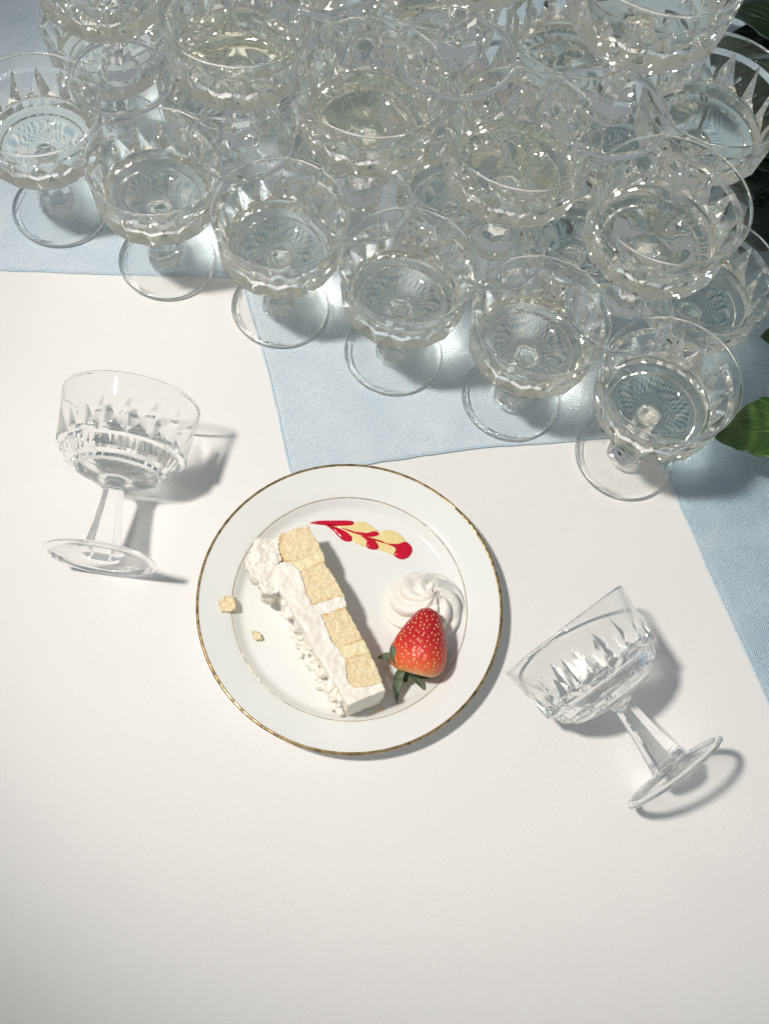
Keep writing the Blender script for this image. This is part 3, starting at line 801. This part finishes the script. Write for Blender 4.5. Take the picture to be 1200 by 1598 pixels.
branch('low leafy green branch with one broad leaf hanging over the blue cloth', [(0.3266, 0.3715, 0.004), (0.2839, 0.4176, 0.05), (0.2978, 0.4831, 0.06), (0.2829, 0.534, 0.075)], [((0.2839, 0.4176, 0.05), (0.206, 0.3966, 0.044), 0.0255, 0.012), ((0.2978, 0.4831, 0.06), (0.2288, 0.4771, 0.055), 0.022, 0.006), ((0.294, 0.4538, 0.055), (0.3317, 0.5132, 0.06), 0.02, 0.006), ((0.2829, 0.534, 0.075), (0.2277, 0.5582, 0.09), 0.02, 0.008), ((0.3094, 0.3926, 0.025), (0.3385, 0.3303, 0.03), 0.02, 0.01)], (0.3266, 0.3715, 0.004), LEAF)
branch('leafy branch with dense leaves, shade painted into their green, standing behind the stacked glasses', [(0.275, 0.6, 0.003), (0.27, 0.66, 0.06), (0.245, 0.72, 0.12), (0.22, 0.77, 0.16)], [((0.272, 0.62, 0.03), (0.215, 0.565, 0.035), 0.024, 0.008), ((0.27, 0.65, 0.05), (0.195, 0.635, 0.055), 0.026, 0.01), ((0.265, 0.67, 0.07), (0.185, 0.69, 0.085), 0.026, 0.01), ((0.255, 0.7, 0.1), (0.17, 0.71, 0.115), 0.024, 0.01), ((0.245, 0.72, 0.12), (0.2, 0.8, 0.13), 0.026, 0.01), ((0.25, 0.71, 0.11), (0.31, 0.76, 0.13), 0.024, 0.01), ((0.22, 0.77, 0.16), (0.15, 0.77, 0.15), 0.024, 0.012), ((0.22, 0.77, 0.16), (0.21, 0.85, 0.17), 0.024, 0.01), ((0.27, 0.64, 0.04), (0.33, 0.6, 0.06), 0.024, 0.01), ((0.265, 0.66, 0.06), (0.225, 0.76, 0.03), 0.026, 0.01), ((0.272, 0.61, 0.02), (0.235, 0.68, 0.008), 0.024, 0.004), ((0.25, 0.71, 0.11), (0.165, 0.77, 0.07), 0.026, 0.01), ((0.2716, 0.6413, 0.0423), (0.3054, 0.5705, 0.0722), 0.0202, 0.008), ((0.2708, 0.6509, 0.0514), (0.1872, 0.6497, 0.0635), 0.0263, 0.008), ((0.2698, 0.6605, 0.0605), (0.2623, 0.7318, 0.0465), 0.0238, 0.008), ((0.2658, 0.67, 0.07), (0.212, 0.6428, 0.0541), 0.022, 0.008), ((0.2618, 0.6796, 0.0796), (0.288, 0.6049, 0.06), 0.0256, 0.008), ((0.2579, 0.6892, 0.0892), (0.242, 0.7629, 0.0674), 0.02, 0.008), ((0.2539, 0.6987, 0.0987), (0.2635, 0.6342, 0.0827), 0.0269, 0.008), ((0.2499, 0.7083, 0.1083), (0.26, 0.6418, 0.1408), 0.0238, 0.008), ((0.2459, 0.7178, 0.1178), (0.2057, 0.6666, 0.149), 0.0248, 0.008), ((0.2419, 0.7262, 0.1249), (0.2848, 0.6559, 0.1144), 0.0225, 0.008), ((0.2379, 0.7341, 0.1313), (0.2175, 0.7944, 0.1055), 0.0221, 0.008), ((0.2339, 0.7421, 0.1377), (0.1841, 0.7086, 0.1518), 0.0224, 0.008), ((0.222, 0.766, 0.1568), (0.233, 0.8497, 0.1283), 0.0252, 0.008), ((0.245, 0.72, 0.11), (0.19, 0.8, 0.04), 0.027, 0.008), ((0.245, 0.72, 0.11), (0.165, 0.82, 0.02), 0.027, 0.008), ((0.245, 0.72, 0.11), (0.24, 0.83, 0.03), 0.027, 0.008), ((0.245, 0.72, 0.11), (0.165, 0.745, 0.03), 0.027, 0.008), ((0.245, 0.72, 0.11), (0.205, 0.86, 0.05), 0.027, 0.008), ((0.272, 0.63, 0.04), (0.2, 0.655, 0.012), 0.026, 0.006), ((0.272, 0.63, 0.04), (0.222, 0.585, 0.015), 0.026, 0.006), ((0.272, 0.63, 0.04), (0.235, 0.63, 0.02), 0.026, 0.006)], (0.275, 0.6, 0.003), SHADED_LEAF)


# stand the roots of things built in table coordinates at their own base
for root, base in ((cake, (-0.027, 0.222, PZ)), (sauce, (0.012, 0.292, PZ))):
    root.location = base
    for ch in root.children: ch.location = (-base[0], -base[1], -base[2])
